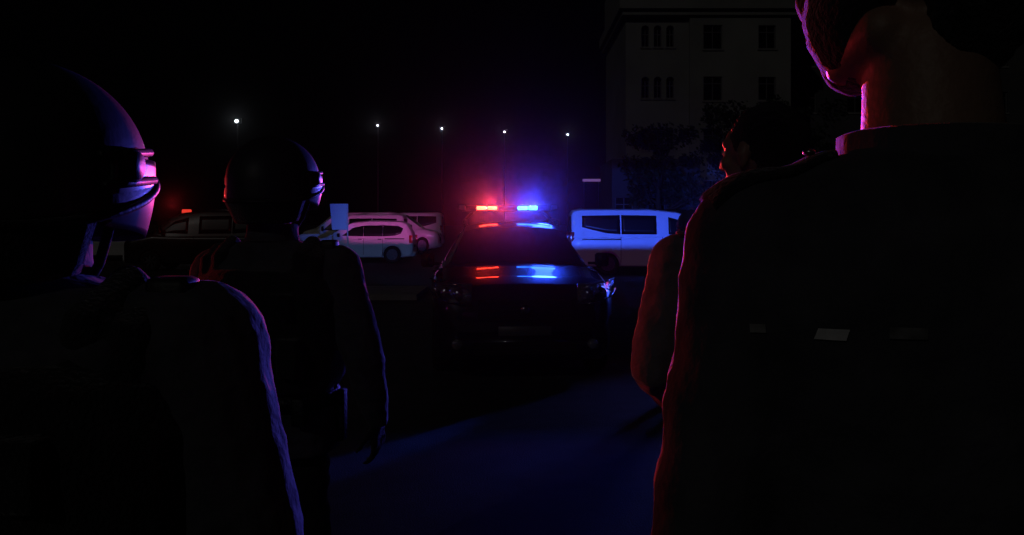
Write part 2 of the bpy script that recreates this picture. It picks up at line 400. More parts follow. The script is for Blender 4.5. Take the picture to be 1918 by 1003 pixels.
# light bar on its feet
BZ = 1.80; BY = 2.28
bar = bpy.data.objects.new('light_bar', None); C.objects.link(bar); bar.parent = car; bar.location = (-.045,BY,BZ)
obj('bar_base', bevbox(-.56,.56,-.11,.11,-.045,-.028,.006), M['plastic'], bar)
for s in (-1,1):
    bm = bmesh.new(); tube(bm, [(s*.42,0,-.045),(s*.47,0,-.09),(s*.53,0,-.16),(s*.55,0,-.19)], .018, 8); obj('mounting_foot', bm, M['plastic'], bar)
    cap_ = bevbox(*(sorted((s*.52,s*.60))), -.10,.10,-.028,.035,.015,3); 
    for v in cap_.verts: 
        if abs(v.co.x) > .56: v.co.z = v.co.z*.75+.008; v.co.y *= .8
    obj('end_lens', cap_, M['clear'], bar)
obj('bar_cover', bevbox(-.52,.52,-.085,.085,-.028,.028,.012,3), M['darklens'], bar)
def leds(nm, xs, m):
    bm = bmesh.new()
    for x0, x1 in xs:
        for y0,y1 in ((-.108,-.086),):
            vs = box(bm, x0,x1,y0,y1,-.023,.023)
    bmesh.ops.bevel(bm, geom=bm.edges[:], offset=.006, segments=2, affect='EDGES')
    return obj(nm, bm, m, bar)
leds('red_lamp', ((-.385,-.265),(-.255,-.135)), M['red_led'])
leds('blue_lamp', ((.115,.235),(.245,.355)), M['blue_led'])
RED = (1,.045,.05); BLUE = (.04,.16,1); VIOLET = (.22,.12,1)
def spot(nm, lx, ly, target, col, power, cone, blend=.6, rad=.03):
    """a spot beam set at the light bar, some added as fill: aimed at a point of the place"""
    d = bpy.data.lights.new(nm, 'SPOT'); d.color = col; d.energy = power; d.spot_size = R(cone); d.spot_blend = blend; d.shadow_soft_size = rad
    o = bpy.data.objects.new(nm, d); C.objects.link(o)
    mw = Matrix.Translation(CARLOC) @ Matrix.Rotation(CARROT,4,'Z')
    p = mw @ Vector((lx, BY+ly, BZ)); v = Vector(target)-p
    o.rotation_euler = v.to_track_quat('-Z','Y').to_euler(); o.location = p
    return o
spot('blue_lamp_left_beam', .14, -.15, (-.76, 1.2, 1.5), (.12,.08,1), 480, 9.4, .35)
spot('red_lamp_left_beam', -.26, -.15, (-1.05, 1.2, 1.55), RED, 600, 8, .4)
spot('red_lamp_right_beam', -.16, -.15, (.50, 1.0, 1.55), RED, 1000, 5.8, .3)
spot('blue_lamp_low_wash', .42, -.13, (.62, 9.7, 1.0), (.02,.07,1), 60, 60, .8, .16)
spot('blue_lamp_side_beam', .58, -.12, (1.12, 8.95, .9), (.03,.08,1), 120, 16, .6)
# added rear slit: plates behind the bar that cut its beams across the vans
bm = bmesh.new(); box(bm, -.5,0,.205,.209,-.04,-.0039); box(bm, .0005,.5,.205,.209,-.04,-.0062); obj('added_beam_lip', bm, M['plastic'], bar, smooth=False)
bm = bmesh.new(); box(bm, -.5,.5,.205,.209,.0085,.04); obj('added_beam_lip', bm, M['plastic'], bar, smooth=False)
bm = bmesh.new(); box(bm, -.5,.5,.08,.204,-.042,-.039); box(bm, -.5,.5,.08,.204,.037,.040); obj('added_beam_cover', bm, M['plastic'], bar, smooth=False)
spot('blue_lamp_rear_beam', .30, .10, (5.0, 27.0, 1.8), (.028,.10,1), 11500, 30, .12, .0008)
spot('blue_lamp_sign_beam', -.10, .10, (-5.6, 30.0, 1.8), (.04,.09,1), 3600, 4.6, .3, .0008)
spot('red_lamp_rear_beam', -.40, .10, (-4.9, 36.0, 1.9), (1,.10,.62), 9500, 10.4, .5, .0008)
spot('red_lamp_side_beam', -.45, .10, (-13.0, 30.0, 1.8), RED, 1300, 18, .4, .0008)
spot('red_fill_beam', .45, .24, (5.6, 27.0, .8), (.5,.04,.6), 240, 30, .4)  # added fill for the lower side of the right van, set behind the bar
spot('blue_fill_beam', -.2, .24, (-5.2, 36.0, .8), (.09,.20,.62), 2600, 15, .6)  # added fill for the lower side of the people carrier
spot('red_halo_spot', -.26, -.13, (0, 0, 1.9), RED, 2600, 8, 1)  # this and the next: extra spots aimed at the camera for lamp halos
spot('blue_halo_spot', .24, -.13, (0, 0, 1.9), (.02,.05,1), 5500, 6, 1)
car.scale.x = 1.03
other = None
def copy_meshes(o, parent=None):
    c = o.copy(); C.objects.link(c); c.parent = parent
    for ch in list(o.children):
        if ch.type != 'LIGHT': copy_meshes(ch, c)
    return c
other = copy_meshes(car); other.location = (-4.5, 6.1, 0); other.rotation_euler.z = R(110)  # unseen car copies, added as sources for the side light on figures and ground
other['label'] = 'added patrol car, unseen beyond the left edge of the view, its lamps lit'
right = copy_meshes(car); right.location = (3.55, 10.75, 0); right.rotation_euler.z = R(2)
right['label'] = 'added patrol car, unseen behind the tall foreground man, blue light source for the asphalt'
far = copy_meshes(car); far.location = (-8.35, 10.9, 0); far.rotation_euler.z = 0
far['label'] = 'farther of two added patrol cars, unseen beyond the left edge, red light source'
other['label'] = 'nearer of two added patrol cars, unseen beyond the left edge, red light source'
def beam(nm, p, tgt, col, en, cone, blend=.8, rad=.06):
    so = bpy.data.lights.new(nm,'SPOT'); so.energy = en; so.color = col; so.spot_size = R(cone); so.spot_blend = blend; so.shadow_soft_size = rad
    oo = bpy.data.objects.new(nm, so); C.objects.link(oo); oo.location = p; oo.rotation_euler = (Vector(tgt)-oo.location).to_track_quat('-Z','Y').to_euler()
beam('added_red_beam', (-6.35,5.3,1.84), (.30,2.1,1.36), RED, 250, 4.8)  # added red light on the right-hand men, from the unseen cars at left
beam('added_red_beam', (-8.5,12.95,1.84), (.26,.84,1.60), RED, 520, 3.6)
beam('added_blue_beam', (3.7,12.8,1.84), (-.52,1.8,1.48), (.12,.10,1), 2700, 9.5, .4)  # added blue light on officers, asphalt and fender, from the unseen car at right
beam('added_blue_beam', (3.7,12.8,1.84), (.25,5.2,0), (.12,.16,1), 125, 34, .7, .22)
beam('added_blue_beam', (3.7,12.8,1.84), (1.08,9.25,.9), (.03,.09,1), 700, 7, .6)

# ---- parked vehicles
VAN = dict(paint='paint_white', glass='glass_dull',
  body=[(0,.72,.95,.35,.0,0),(.06,.86,1.02,.28,.02,0),(.25,.94,1.10,.26,.03,0),(.7,.97,1.20,.25,.03,0),(1.05,.98,1.27,.25,.0,0),(2.0,.985,1.24,.25,0,0),(5.1,.985,1.24,.27,0,0),(5.28,.95,1.2,.32,0,0),(5.32,.9,1.1,.4,0,0)],
  cabin=[(.75,.85,1.18,.80,1.22),(1.05,.93,1.18,.85,1.42),(1.62,.965,1.18,.80,1.87),(1.95,.975,1.18,.80,1.97),(2.8,.975,1.18,.81,2.06),(5.0,.975,1.18,.81,2.06),(5.2,.96,1.18,.80,2.02),(5.27,.94,1.18,.78,1.92)],
  wheels=(.98,4.15,.35), windscreen=(.9,1.66), rear_window=(5.285,1.25,1.85,.66),
  windows=[[(1.35,1.30),(1.75,1.68),(2.25,1.82),(2.25,1.27)],[(2.62,1.27),(2.62,1.86),(3.72,1.88),(3.72,1.28)],[(3.76,1.28),(3.76,1.88),(4.95,1.86),(4.95,1.50),(4.2,1.31)]],
  handles=[(2.28,1.08)], rails=[(3.75,4.95,1.12)], seams=[(2.45,.4,1.2),(3.74,.4,1.2)], mirror=(1.35,1.36), msize=(.16,.1,.24),
  headlights=[(.52,.86,.80,1.02,.2,.1)], taillights=(.84,.95,.95,1.35), plate_z=.5, grille=(.66,.86,.46), bumper=(.30,.58), bumpmat='paint_white')
def along(px_front, d, heading):    # location of a vehicle whose nose is at pixel column px_front
    return Vector(((px_front-CX)/F*d, d, 0))
vanloc = along(1068+5.32*60, 27.9, 0); vanloc = Vector(((1068-CX)/F*27.7+5.32, 28.6, 0))
van, sp2, sx2, cs2 = make_vehicle(VAN, 'passenger_van', 'white passenger van with square window sticker, right of the patrol car', 'van', vanloc, R(90))
for s in (1,):
    bm = bmesh.new(); y0, y1, z0, z1 = 4.50,4.70,1.56,1.74
    vs = [bm.verts.new((s*(sx2(y,z)+.016),y,z)) for y,z in ((y0,z0),(y1,z0),(y1,z1),(y0,z1))]; bm.faces.new(vs)
    o = obj('sticker', bm, M['sticker'], van, smooth=False); o.modifiers.new('s','SOLIDIFY').thickness = .004

MPV = dict(paint='paint_white', glass='glass_dull',
  body=[(0,.64,.72,.34,.0,0),(.05,.78,.82,.28,.02,0),(.22,.86,.93,.24,.03,0),(.7,.895,1.02,.22,.03,0),(1.0,.90,1.06,.22,0,0),(2.0,.905,1.04,.22,0,0),(4.1,.90,1.06,.24,0,0),(4.35,.87,1.02,.28,0,0),(4.42,.8,.95,.34,0,0)],
  cabin=[(.85,.78,1.0,.74,1.05),(1.1,.85,1.0,.76,1.20),(1.75,.885,1.0,.70,1.58),(2.0,.89,1.0,.69,1.66),(2.7,.89,1.0,.69,1.73),(3.9,.885,1.0,.68,1.70),(4.15,.87,1.0,.66,1.62),(4.36,.84,1.0,.62,1.25),(4.4,.82,1.0,.6,1.10)],
  wheels=(.88,3.60,.36), windscreen=(.98,1.78), rear_window=None,
  windows=[[(1.55,1.12),(2.0,1.44),(2.42,1.53),(2.42,1.10)],[(2.43,1.10),(2.43,1.53),(3.21,1.55),(3.21,1.10)],[(3.22,1.10),(3.22,1.55),(3.85,1.52),(4.03,1.42),(4.0,1.22),(3.7,1.12)]],
  handles=[(2.3,.98),(3.1,.98)], hmat='chrome', seams=[(2.44,.35,1.0),(3.22,.35,1.0)], rails=[(3.3,4.1,1.0)], mirror=(1.45,1.14), msize=(.18,.1,.15),
  headlights=[(.46,.80,.66,.84,.2,.1)], taillights=(.80,.885,.82,1.14), plate_z=.45, grille=(.52,.70,.4), bumper=(.28,.48))
def vx(px, d): return (px-CX)/F*d
g1 = 'white vehicles parked beyond the left officers'
d = 36.0; mpv = make_vehicle(MPV, 'family_car', 'nearest white people carrier with tinted windows, parked side-on behind the sign', 'car', (vx(772,d)-4.42, d+.9, 0), R(-90), g1)[0]
VAN2 = dict(VAN); VAN2['rails'] = []
d = 43.5; make_vehicle(VAN2, 'parked_van', 'white van showing only its long roof above the people carrier', 'van', (vx(757,d)-5.32, d+.9, 0), R(-90), g1)
d = 47.0
v4 = make_vehicle(MPV, 'family_car', 'pale car facing right with headlight glint, just behind the people carrier tail', 'car', (vx(822,d), d+.9, .0), R(90), g1)[0]
v4.scale = (1.22,1.0,1.28)
d = 56.0
v5 = make_vehicle(VAN2, 'parked_van', 'farthest pale van, its rear window seen above the other parked cars', 'van', (vx(828,d)-5.32, d+.9, 0), R(-90), g1)[0]
v5.scale = (1.0,1.0,1.12)
d = 52.0
v6 = make_vehicle(VAN2, 'parked_van', 'pale van roof between the blue-lit sign and the farthest van', 'van', (vx(735,d)-5.32, d+.9, 0), R(-90), g1)[0]
v6.scale = (1.0,1.0,1.10)
VB = dict(VAN2); VB['paint'] = 'paint_black'
d = 30.0
vb = make_vehicle(VB, 'police_van', 'black van with small red roof lamp, between the two helmeted officers', 'van', (vx(228,d), d+.9, 0), R(-90))[0]
o = obj('roof_lamp', bevbox(-.86,-.50,1.50,1.74,1.90,2.12,.03), M['beacon'], vb)
bd = bpy.data.lights.new('roof_lamp_beam','SPOT'); bd.energy = 80; bd.color = (1,.04,.05); bd.spot_size = R(8); bd.spot_blend = .6; bd.shadow_soft_size = .05
bo = bpy.data.objects.new('roof_lamp_beam', bd); C.objects.link(bo); bo.location = (vx(318,29.4), 29.6, 2.3)
bo.rotation_euler = (Vector((-1.0,2.6,1.65))-bo.location).to_track_quat('-Z','Y').to_euler()
d = 38.0
make_vehicle(MPV, 'family_car', 'red-lit white car by the cheek of the nearest helmeted officer', 'car', (vx(300,d)-.1, d+.9, 0), R(90), g1)[0]

# blank board on a post
t = thing('notice_board', 'blank upright board on a thin post, lit blue beside the far officer', 'sign', (vx(651,30.2), 30.2, 0), 0)
kk = 30.2/F
bm = bevbox(-.60,-.02,-.02,.0, HC+(HY-431)*kk, HC+(HY-382)*kk, .004, 1)
for v in bm.verts:
    if v.co.z < 1.9 and v.co.x < -.3: v.co.x += .07
obj('board', bm, M['board'], t, smooth=False)
bm = bmesh.new(); tube(bm, [(0,.01,0),(0,.01,HC+(HY-382)*kk)], .022, 8); obj('post', bm, M['board'], t)

# ---- floodlight masts
lights = [(445,228,66,1.5),(708,236,78,.9),(828,242,82,.95),(945,248,86,.95),(1063,253,90,1.0)]
descr = ['brightest floodlight mast, above the far officer helmet', 'mast with small lit lamp, above the white parked cars, second from left', 'floodlight mast just left of the red lamp of the patrol car', 'floodlight mast directly above the patrol car', 'floodlight mast above the gap between patrol car and white van']
for (px, py, d, s), ds in zip(lights, descr):
    p = P(px, py, d)
    t = thing('floodlight_mast', ds, 'floodlight', (p.x, d, 0), 0, 'floodlight masts in a row')
    bm = bmesh.new(); tube(bm, [(0,0,0),(0,0,p.z*.6),(0,0,p.z+.25)], [.07,.05,.035], 10); tube(bm, [(-.3,0,p.z+.22),(.3,0,p.z+.22)], .03, 6); obj('pole', bm, M['pole'], t)
    hd = obj('lamp_head', bevbox(-.22*s,.22*s,-.25,-.07,p.z-.16,p.z+.2,.02), M['plastic'], t)
    bm = bmesh.new(); ball(bm, (0,-.25,p.z), .085*s, 16, 12, (1,.35,1)); obj('bulb', bm, M['bulb'], hd)
    ld = bpy.data.lights.new('floodlight_beam','SPOT'); ld.energy = 60 if px < 500 else 35; ld.spot_size = R(26); ld.spot_blend = .5; ld.color = (.85,.93,1); ld.shadow_soft_size = .12
    lo = bpy.data.objects.new('floodlight_beam', ld); C.objects.link(lo); lo.location = (p.x, d-.45, p.z)
    lo.rotation_euler = (Vector((0,6,1))-lo.location).to_track_quat('-Z','Y').to_euler()

# ---------------------------------------------------------------- buildings
def building(name, label, x0, x1, y, depth, z1, bays, rows, cornice=True, projecting=None, wallmat='wall'):
    """facade on y facing the camera. bays: list of (x, width, height, kind)"""
    t = thing(name, label, 'building', (0,0,0))
    bm = bmesh.new(); box(bm, x0,x1,y,y+depth,0,z1); me = bpy.data.meshes.new('w'); bmesh.ops.recalc_face_normals(bm, faces=bm.faces); bm.to_mesh(me); bm.free()
    cb = bmesh.new(); wins = []
    for zc in rows:
        for (xc, w, h, kind) in bays:
            yy = y-.35 if projecting and projecting[0] < xc < projecting[1] else y
            n = 3 if kind == 'triple' else 1
            for i in range(n):
                xx = xc+(i-(n-1)/2)*w*1.6
                wins.append((xx, zc, w, h, yy, kind))
    for (xx,zc,w,h,yy,kind) in wins:
        out = [(xx-w/2,zc-h/2),(xx+w/2,zc-h/2),(xx+w/2,zc+h/2)]
        if kind == 'triple': out += [(xx+w/2*math.cos(a), zc+h/2+w/2*math.sin(a)) for a in [math.pi*q/10 for q in range(1,10)]]
        out.append((xx-w/2,zc+h/2))
        loft(cb, [[Vector((a,yq,b)) for a,b in out] for yq in (yy-1, yy+.28)])
    cm = bpy.data.meshes.new('c'); bmesh.ops.recalc_face_normals(cb, faces=cb.faces); cb.to_mesh(cm); cb.free()
    obj('wall', boolean_cut(me, cm.copy()), M[wallmat], t, smooth=False)
    if projecting:
        bm = bmesh.new(); box(bm, projecting[0], projecting[1], y-.35, y-.003, 0, z1-.6); bmesh.ops.recalc_face_normals(bm, faces=bm.faces); me = bpy.data.meshes.new('w'); bm.to_mesh(me); bm.free()
        o = obj('projecting_bay', boolean_cut(me, cm), M['wall'], t, smooth=False)
    for (xx,zc,w,h,yy,kind) in wins:
        bm = bmesh.new(); y0 = yy+.12; top = zc+h/2+(w*.45 if kind == 'triple' else 0)
        for a,b,c,d_ in ((xx-w/2+.003,xx-w/2+.06,zc-h/2+.003,zc+h/2-.003),(xx+w/2-.06,xx+w/2-.003,zc-h/2+.003,zc+h/2-.003),(xx-w/2+.06,xx+w/2-.06,zc-h/2+.003,zc-h/2+.07),(xx-.025,xx+.025,zc-h/2+.07,zc+h/2-.02),(xx-w/2+.06,xx-.025,zc+h*.2,zc+h*.2+.05),(xx+.025,xx+w/2-.06,zc+h*.2,zc+h*.2+.05)):
            box(bm, a,b,y0,y0+.06,c,d_)
        f = obj('window', bm, M['frame'], t, smooth=False)
        bm = bmesh.new(); box(bm, xx-w/2+.004, xx+w/2-.004, y0+.07, y0+.09, zc-h/2+.004, top)
        obj('pane', bm, M['pane'], f, smooth=False)
        bm = bmesh.new(); box(bm, xx-w/2-.08, xx+w/2+.08, yy-.09, yy-.002, zc-h/2-.1, zc-h/2-.004)
        obj('sill', bm, M['concrete'], f, smooth=False)
    if cornice:
        bm = bmesh.new(); box(bm, x0-.5, x1+.5, y-.9, y+depth+.3, z1-.55, z1+.1); box(bm, x0-.3, x1+.3, y-.6, y+depth+.2, z1-.9, z1-.56); box(bm, x0-.1,x1+.1,y-.1,y+depth,z1+.1,z1+3.0)
        obj('cornice', bm, M['wall'], t, smooth=False)
    bm = bmesh.new(); box(bm, x0-.02, x1+.02, y-.06 if not projecting else y-.38, y-.003 if not projecting else y-.351, 0, .9); obj('plinth', bm, M['concrete'], t, smooth=False)
    return t
D = 57.0; kd = D/F
def bx_(px): return (px-CX)*kd
def bz_(py): return HC+(HY-py)*kd
building('stone_building', 'tall pale stone building with arched triple windows, top right of the car park', bx_(1172), bx_(1482), D, 12, bz_(6),
         [(bx_(1232), .50, 1.15, 'triple'), (bx_(1333), 1.2, 1.55, 'plain'), (bx_(1434), 1.1, 1.5, 'plain')],
         [bz_(72), bz_(168), bz_(265), bz_(362)], True, (bx_(1290), bx_(1478)))
building('rear_building', 'darker building wing set back behind the tall stone building', bx_(1484)+.3, bx_(1484)+22, D+6, 10, bz_(8),
         [(bx_(1484)+3+i*3.4, 1.2, 1.5, 'plain') for i in range(6)], [bz_(72), bz_(168), bz_(265), bz_(362)], True, None, 'wall2')
building('low_building', 'low annex behind the white passenger van', bx_(1120), bx_(1262), D-8, 6.5, 5.2, [(6.2,1.0,1.3,'plain'),(8.0,1.0,1.3,'plain')], [2.4], False, None, 'wall2')
t = thing('shop_sign', 'small faintly glowing strip sign above the white van rear', 'sign', (P(1108,338,47.5).x, 47.5, 0), 0)
z = P(1108,338,47.5).z
obj('sign_panel', bevbox(-.48,.48,0,.06,z-.07,z+.07,.01), mat('dim_strip_sign', (.3,.2,.3), .5, emit=(.35,.16,.42), estr=.32), t)
bm = bmesh.new(); tube(bm, [(-.4,.09,0),(-.4,.09,z)], .03, 8); tube(bm, [(.4,.09,0),(.4,.09,z)], .03, 8); obj('post', bm, M['pole'], t)

# ---------------------------------------------------------------- trees
def tree(label, loc, h, cw, seed, group):
    rnd = random.Random(seed)
    t = thing('broadleaf_tree', label, 'tree', loc, rnd.uniform(0,6), group)
    bm = bmesh.new(); tube(bm, [(0,0,0),(.08,0,h*.2),(.02,.1,h*.45),(.1,0,h*.8)], [.22,.17,.12,.04], 10)
    cl = []
    for i in range(9):
        a = i*2.4; z0 = h*rnd.uniform(.25,.6); L = cw*rnd.uniform(.5,.9); e = Vector((math.cos(a)*L, math.sin(a)*L, z0+h*rnd.uniform(.12,.35)))
        tube(bm, [(.04,.03,z0), (e.x*.5,e.y*.5,(z0+e.z)/2-.1), e], [.08,.05,.02], 6); cl.append(e)
    obj('trunk', bm, M['bark'], t)
    for i in range(16):
        a = rnd.uniform(0,6.28); rr = cw*rnd.uniform(.1,.95)**.5*.8; cl.append(Vector((math.cos(a)*rr, math.sin(a)*rr, h*rnd.uniform(.42,1.0))))
    bm = bmesh.new()
    for c in cl:
        rad = rnd.uniform(.45,.95)*cw*.38
        for k in range(150):
            v = Vector((rnd.gauss(0,1),rnd.gauss(0,1),rnd.gauss(0,.75))).normalized()*rad*rnd.uniform(.5,1.1); p = c+v
            n = Vector((rnd.gauss(0,1),rnd.gauss(0,1),rnd.gauss(0,1)+.5)).normalized(); u = n.orthogonal().normalized(); w = n.cross(u); s = rnd.uniform(.08,.16)
            bm.faces.new([bm.verts.new(p+q) for q in (u*s, w*s*.6, -u*s, -w*s*.6)])
    obj('crown', bm, M['leaf'], t, smooth=False); return t
tg = 'dark trees around the car park'
t1 = tree('bushy dark tree in front of the stone building right half', (bx_(1395)*.84, D*.84, 0), 7.9, 2.6, 3, tg)
t2 = tree('low dark tree in front of the stone building left corner', (bx_(1236)*.8, D*.8, 0), 6.3, 2.3, 8, tg)
for px, d, sc, s, ds in ((1500,50,1.05,2,'dark tree at the right end of the stone building'),(120,84,1.0,4,'far dark tree left of the brightest floodlight'),(560,95,1.1,5,'far dark tree behind the parked white cars')):
    t = copy_tree(t1); t.location = ((px-CX)/F*d, d, 0); t.scale = (sc,)*3; t.rotation_euler.z = s*1.3; t['label'] = ds

# ---------------------------------------------------------------- people (local: facing +Y, feet at z = 0, canonical height 1.80)
def hand(bm, w, d, n, thumb, curl=.5, r=.0085):
    """w wrist, d finger direction, n palm normal (fingers curl towards it), thumb = sideways unit sign"""
    w = Vector(w); d = Vector(d).normalized(); n = Vector(n); n = (n-d*n.dot(d)).normalized(); u = d.cross(n)*thumb
    for i, (off, L, kl) in enumerate(((.030,.078,.088),(.010,.086,.092),(-.011,.080,.088),(-.030,.064,.080))):
        k = w+d*kl+u*off
        capsule(bm, w+u*off*.6+d*.01, k, .015, .0125, 8)
        p = k; ang = curl*(.7+.12*i)
        for seg, fl in enumerate((.45,.32,.23)):
            v = d*math.cos(ang)+n*math.sin(ang); q = p+v*L*fl
            capsule(bm, p, q, r*(1.05-.1*seg), r*(.97-.1*seg), 8); p = q; ang += curl*(.9)
    b = w+d*.025+u*.028; v1 = (d*.6+u*.75+n*.35).normalized(); m1 = b+v1*.038; v2 = (d*.9+u*.25+n*.45).normalized(); m2 = m1+v2*.032
    capsule(bm, w+d*.02+u*.012, b, .014, .013, 8); capsule(bm, b, m1, .0125, .0105, 8); capsule(bm, m1, m2, .0105, .009, 8); capsule(bm, m2, m2+v2*.02+n*.006, .009, .0075, 8)
def person(label, loc, rz, sc, arms, legs=None, head_yaw=0, bulk=1.0, voxel=.006, helmet=False, vest=False, hair=False, mask=False, group=None, cap=False, jmat='cloth', drop=0, collar_z=0, wr_amp=.010):
    t = thing('person', label, 'person', loc, rz, group); t.scale = (sc,)*3
    legs = legs or {-1: ((-.10,0,.93),(-.115,.03,.50),(-.12,-.01,.09)), 1: ((.10,0,.93),(.115,.03,.50),(.12,-.01,.09))}
    HR = Matrix.Translation((0,.01,1.555-drop)) @ Matrix.Rotation(head_yaw,4,'Z') @ Matrix.Translation((0,-.01,-1.555))
    # body: one continuous surface with head, neck, torso, limbs and hands
    bm = bmesh.new()
    capsule(bm, (0,-.012,1.45), (0,.004,1.60), .066, .057, 20)
    hb = bmesh.new(); hc = Vector((0,.012,1.695))
    ball(hb, hc+Vector((0,-.012,.018)), 1, 32, 24, (.076,.096,.088))
    ball(hb, hc+Vector((0,.040,-.045)), 1, 24, 16, (.058,.052,.066))
    ball(hb, hc+Vector((0,.055,.020)), 1, 20, 14, (.058,.040,.055))
    ball(hb, hc+Vector((0,.066,-.098)), 1, 16, 12, (.027,.024,.020))
    for s in (-1,1):
        capsule(hb, hc+Vector((s*.052,.012,-.075)), hc+Vector((s*.022,.066,-.098)), .022,.019)
        ball(hb, hc+Vector((s*.042,.068,-.022)), 1, 14, 10, (.024,.018,.020))
        capsule(hb, hc+Vector((s*.014,.090,.028)), hc+Vector((s*.046,.076,.026)), .010,.009, 10)
        e = ball(hb, hc+Vector((s*.080,-.004,-.008)), 1, 14, 12, (.009,.020,.034), Matrix.Rotation(s*R(18),4,'Z'))
        capsule(hb, hc+Vector((s*.074,.0,-.004)), hc+Vector((s*.082,-.006,-.004)), .016,.014, 10)
    capsule(hb, hc+Vector((0,.093,.020)), hc+Vector((0,.117,-.026)), .009,.0135, 12)
    for s in (-1,1): ball(hb, hc+Vector((s*.012,.104,-.030)), .0095, 10, 8)
    capsule(hb, hc+Vector((-.020,.090,-.058)), hc+Vector((.020,.090,-.058)), .008,.008, 10); capsule(hb, hc+Vector((-.016,.088,-.068)), hc+Vector((.016,.088,-.068)), .009,.009, 10)
    bmesh.ops.transform(hb, matrix=HR, verts=hb.verts)
    hm = bpy.data.meshes.new('h'); hb.to_mesh(hm); hb.free(); bm.from_mesh(hm)
    loft(bm, ellrings([(.90,.145,.10,0,0),(1.0,.145,.10,0,0),(1.15,.14,.095,0,0),(1.3,.165,.11,0,0),(1.42,.17,.10,0,0),(1.47,.13,.08,0,0),(1.50,.07,.06,0,0)]))
    for s in (-1,1):
        sh, el, wr, hd, hn, curl = [arms[s][i] for i in range(6)]
        capsule(bm, (s*.1,0,1.42), sh, .07,.055); capsule(bm, sh, el, .048,.037); capsule(bm, el, wr, .037,.026)
        hand(bm, wr, hd, hn, arms[s][6] if len(arms[s]) > 6 else 1, curl)
        hp, kn, an = legs[s]; capsule(bm, hp, kn, .078,.052); capsule(bm, kn, an, .052,.036)
        capsule(bm, Vector(an)+Vector((0,-.02,-.045)), Vector(an)+Vector((0,.13,-.055)), .035,.028)
    me = remeshed(bm, voxel, 2); body = obj('body', me, M['cloth2' if helmet else 'skin'], t)
    hc2 = HR @ hc
    if not helmet or True:
        for s in (-1,1):
            eb = bmesh.new(); ball(eb, HR @ (hc+Vector((s*.031,.0795,.003))), .0125, 14, 10); eo = obj('eye', eb, M['board'], t)
            eb = bmesh.new(); ball(eb, HR @ (hc+Vector((s*.031,.0890,.003))), .0052, 10, 8); obj('iris', eb, M['hair'], eo)
    # jacket
    k = bulk; bm = bmesh.new()
    loft(bm, ellrings([(.83,.185*k,.135*k,0,0),(.90,.188*k,.135*k,0,0),(1.0,.172*k,.125*k,0,0),(1.08,.165*k,.12*k,0,0),(1.2,.182*k,.128*k,0,0),(1.32,.198*k,.138*k,0,-.004),(1.40,.205*k,.132*k,0,-.008),(1.445,.195*k,.118*k,0,-.012),(1.478,.165*k,.10,0,-.014),(1.505,.115*k,.088,0,-.014),(1.53+collar_z*.4,.080,.080,0,-.008),(1.565+collar_z,.073,.076,0,-.002)]))
    for s in (-1,1):
        sh, el, wr = [Vector(v) for v in arms[s][:3]]
        capsule(bm, (s*.12*k,-.01,1.425), sh, .072*k,.070*k); capsule(bm, sh, sh.lerp(el,.5), .070*k,.062*k); capsule(bm, sh.lerp(el,.5), el, .062*k,.054*k)
        capsule(bm, el, el.lerp(wr,.45), .054*k,.050*k); c1 = el.lerp(wr,.92); capsule(bm, el.lerp(wr,.45), c1, .050*k,.038*k)
        tube(bm, [c1-(wr-el).normalized()*.03, c1+(wr-el).normalized()*.035], [.042,.041], 16)
    jk = obj('jacket', remeshed(bm, voxel*1.05, 4, wr_amp, .13), M[jmat], t)
    # collar stand
    bm = bmesh.new(); loft(bm, ellrings([(1.52+collar_z,.088,.088,0,-.008),(1.545+collar_z,.082,.084,0,-.006),(1.575+collar_z,.080,.083,0,-.003),(1.578+collar_z,.074,.077,0,-.003),(1.545+collar_z,.070,.072,0,-.004)], 32), cap=False)
    obj('collar', bm, M[jmat], jk)
    # trousers, belt, boots
    bm = bmesh.new(); loft(bm, ellrings([(.80,.155,.11,0,0),(.9,.165*min(k,1.05),.12,0,0),(1.0,.16,.115,0,0)]))
    for s in (-1,1):
        hp, kn, an = [Vector(v) for v in legs[s]]
        capsule(bm, hp, kn, .095,.072); capsule(bm, kn, an+Vector((0,0,.06)), .070,.060)
    obj('trousers', remeshed(bm, voxel*1.4, 3, .014, .12), M['trouser'], t)
    for s in (-1,1):
        hp, kn, an = [Vector(v) for v in legs[s]]; bm = bmesh.new()
        capsule(bm, an+Vector((0,-.01,.10)), an+Vector((0,-.015,-.02)), .056,.05); capsule(bm, an+Vector((0,-.03,-.045)), an+Vector((0,.14,-.052)), .044,.036)
        box(bm, an.x-.045, an.x+.045, an.y-.075, an.y+.175, an.z-.09, an.z-.062)
        obj('boot', remeshed(bm, .006, 2), M['leather'], t)
    bm = bmesh.new(); loft(bm, ellrings([(.985,.178*k,.135*k,0,0),(.985,.186*k,.143*k,0,0),(1.03,.184*k,.141*k,0,0),(1.03,.176*k,.133*k,0,0)], 40), cap=False)
    belt = obj('belt', bm, M['leather'], jk)
    for x, y, w_, h_ in ((-.14,-.115,.05,.1),(.13,-.12,.045,.08),(.187,.02,.04,.16),(-.187,.03,.04,.11)):
        m_ = bevbox(x*k-w_/2, x*k+w_/2, y*k-.022, y*k+.022, 1.02-h_, 1.03, .008); obj('belt_pouch', m_, M['leather'], belt)
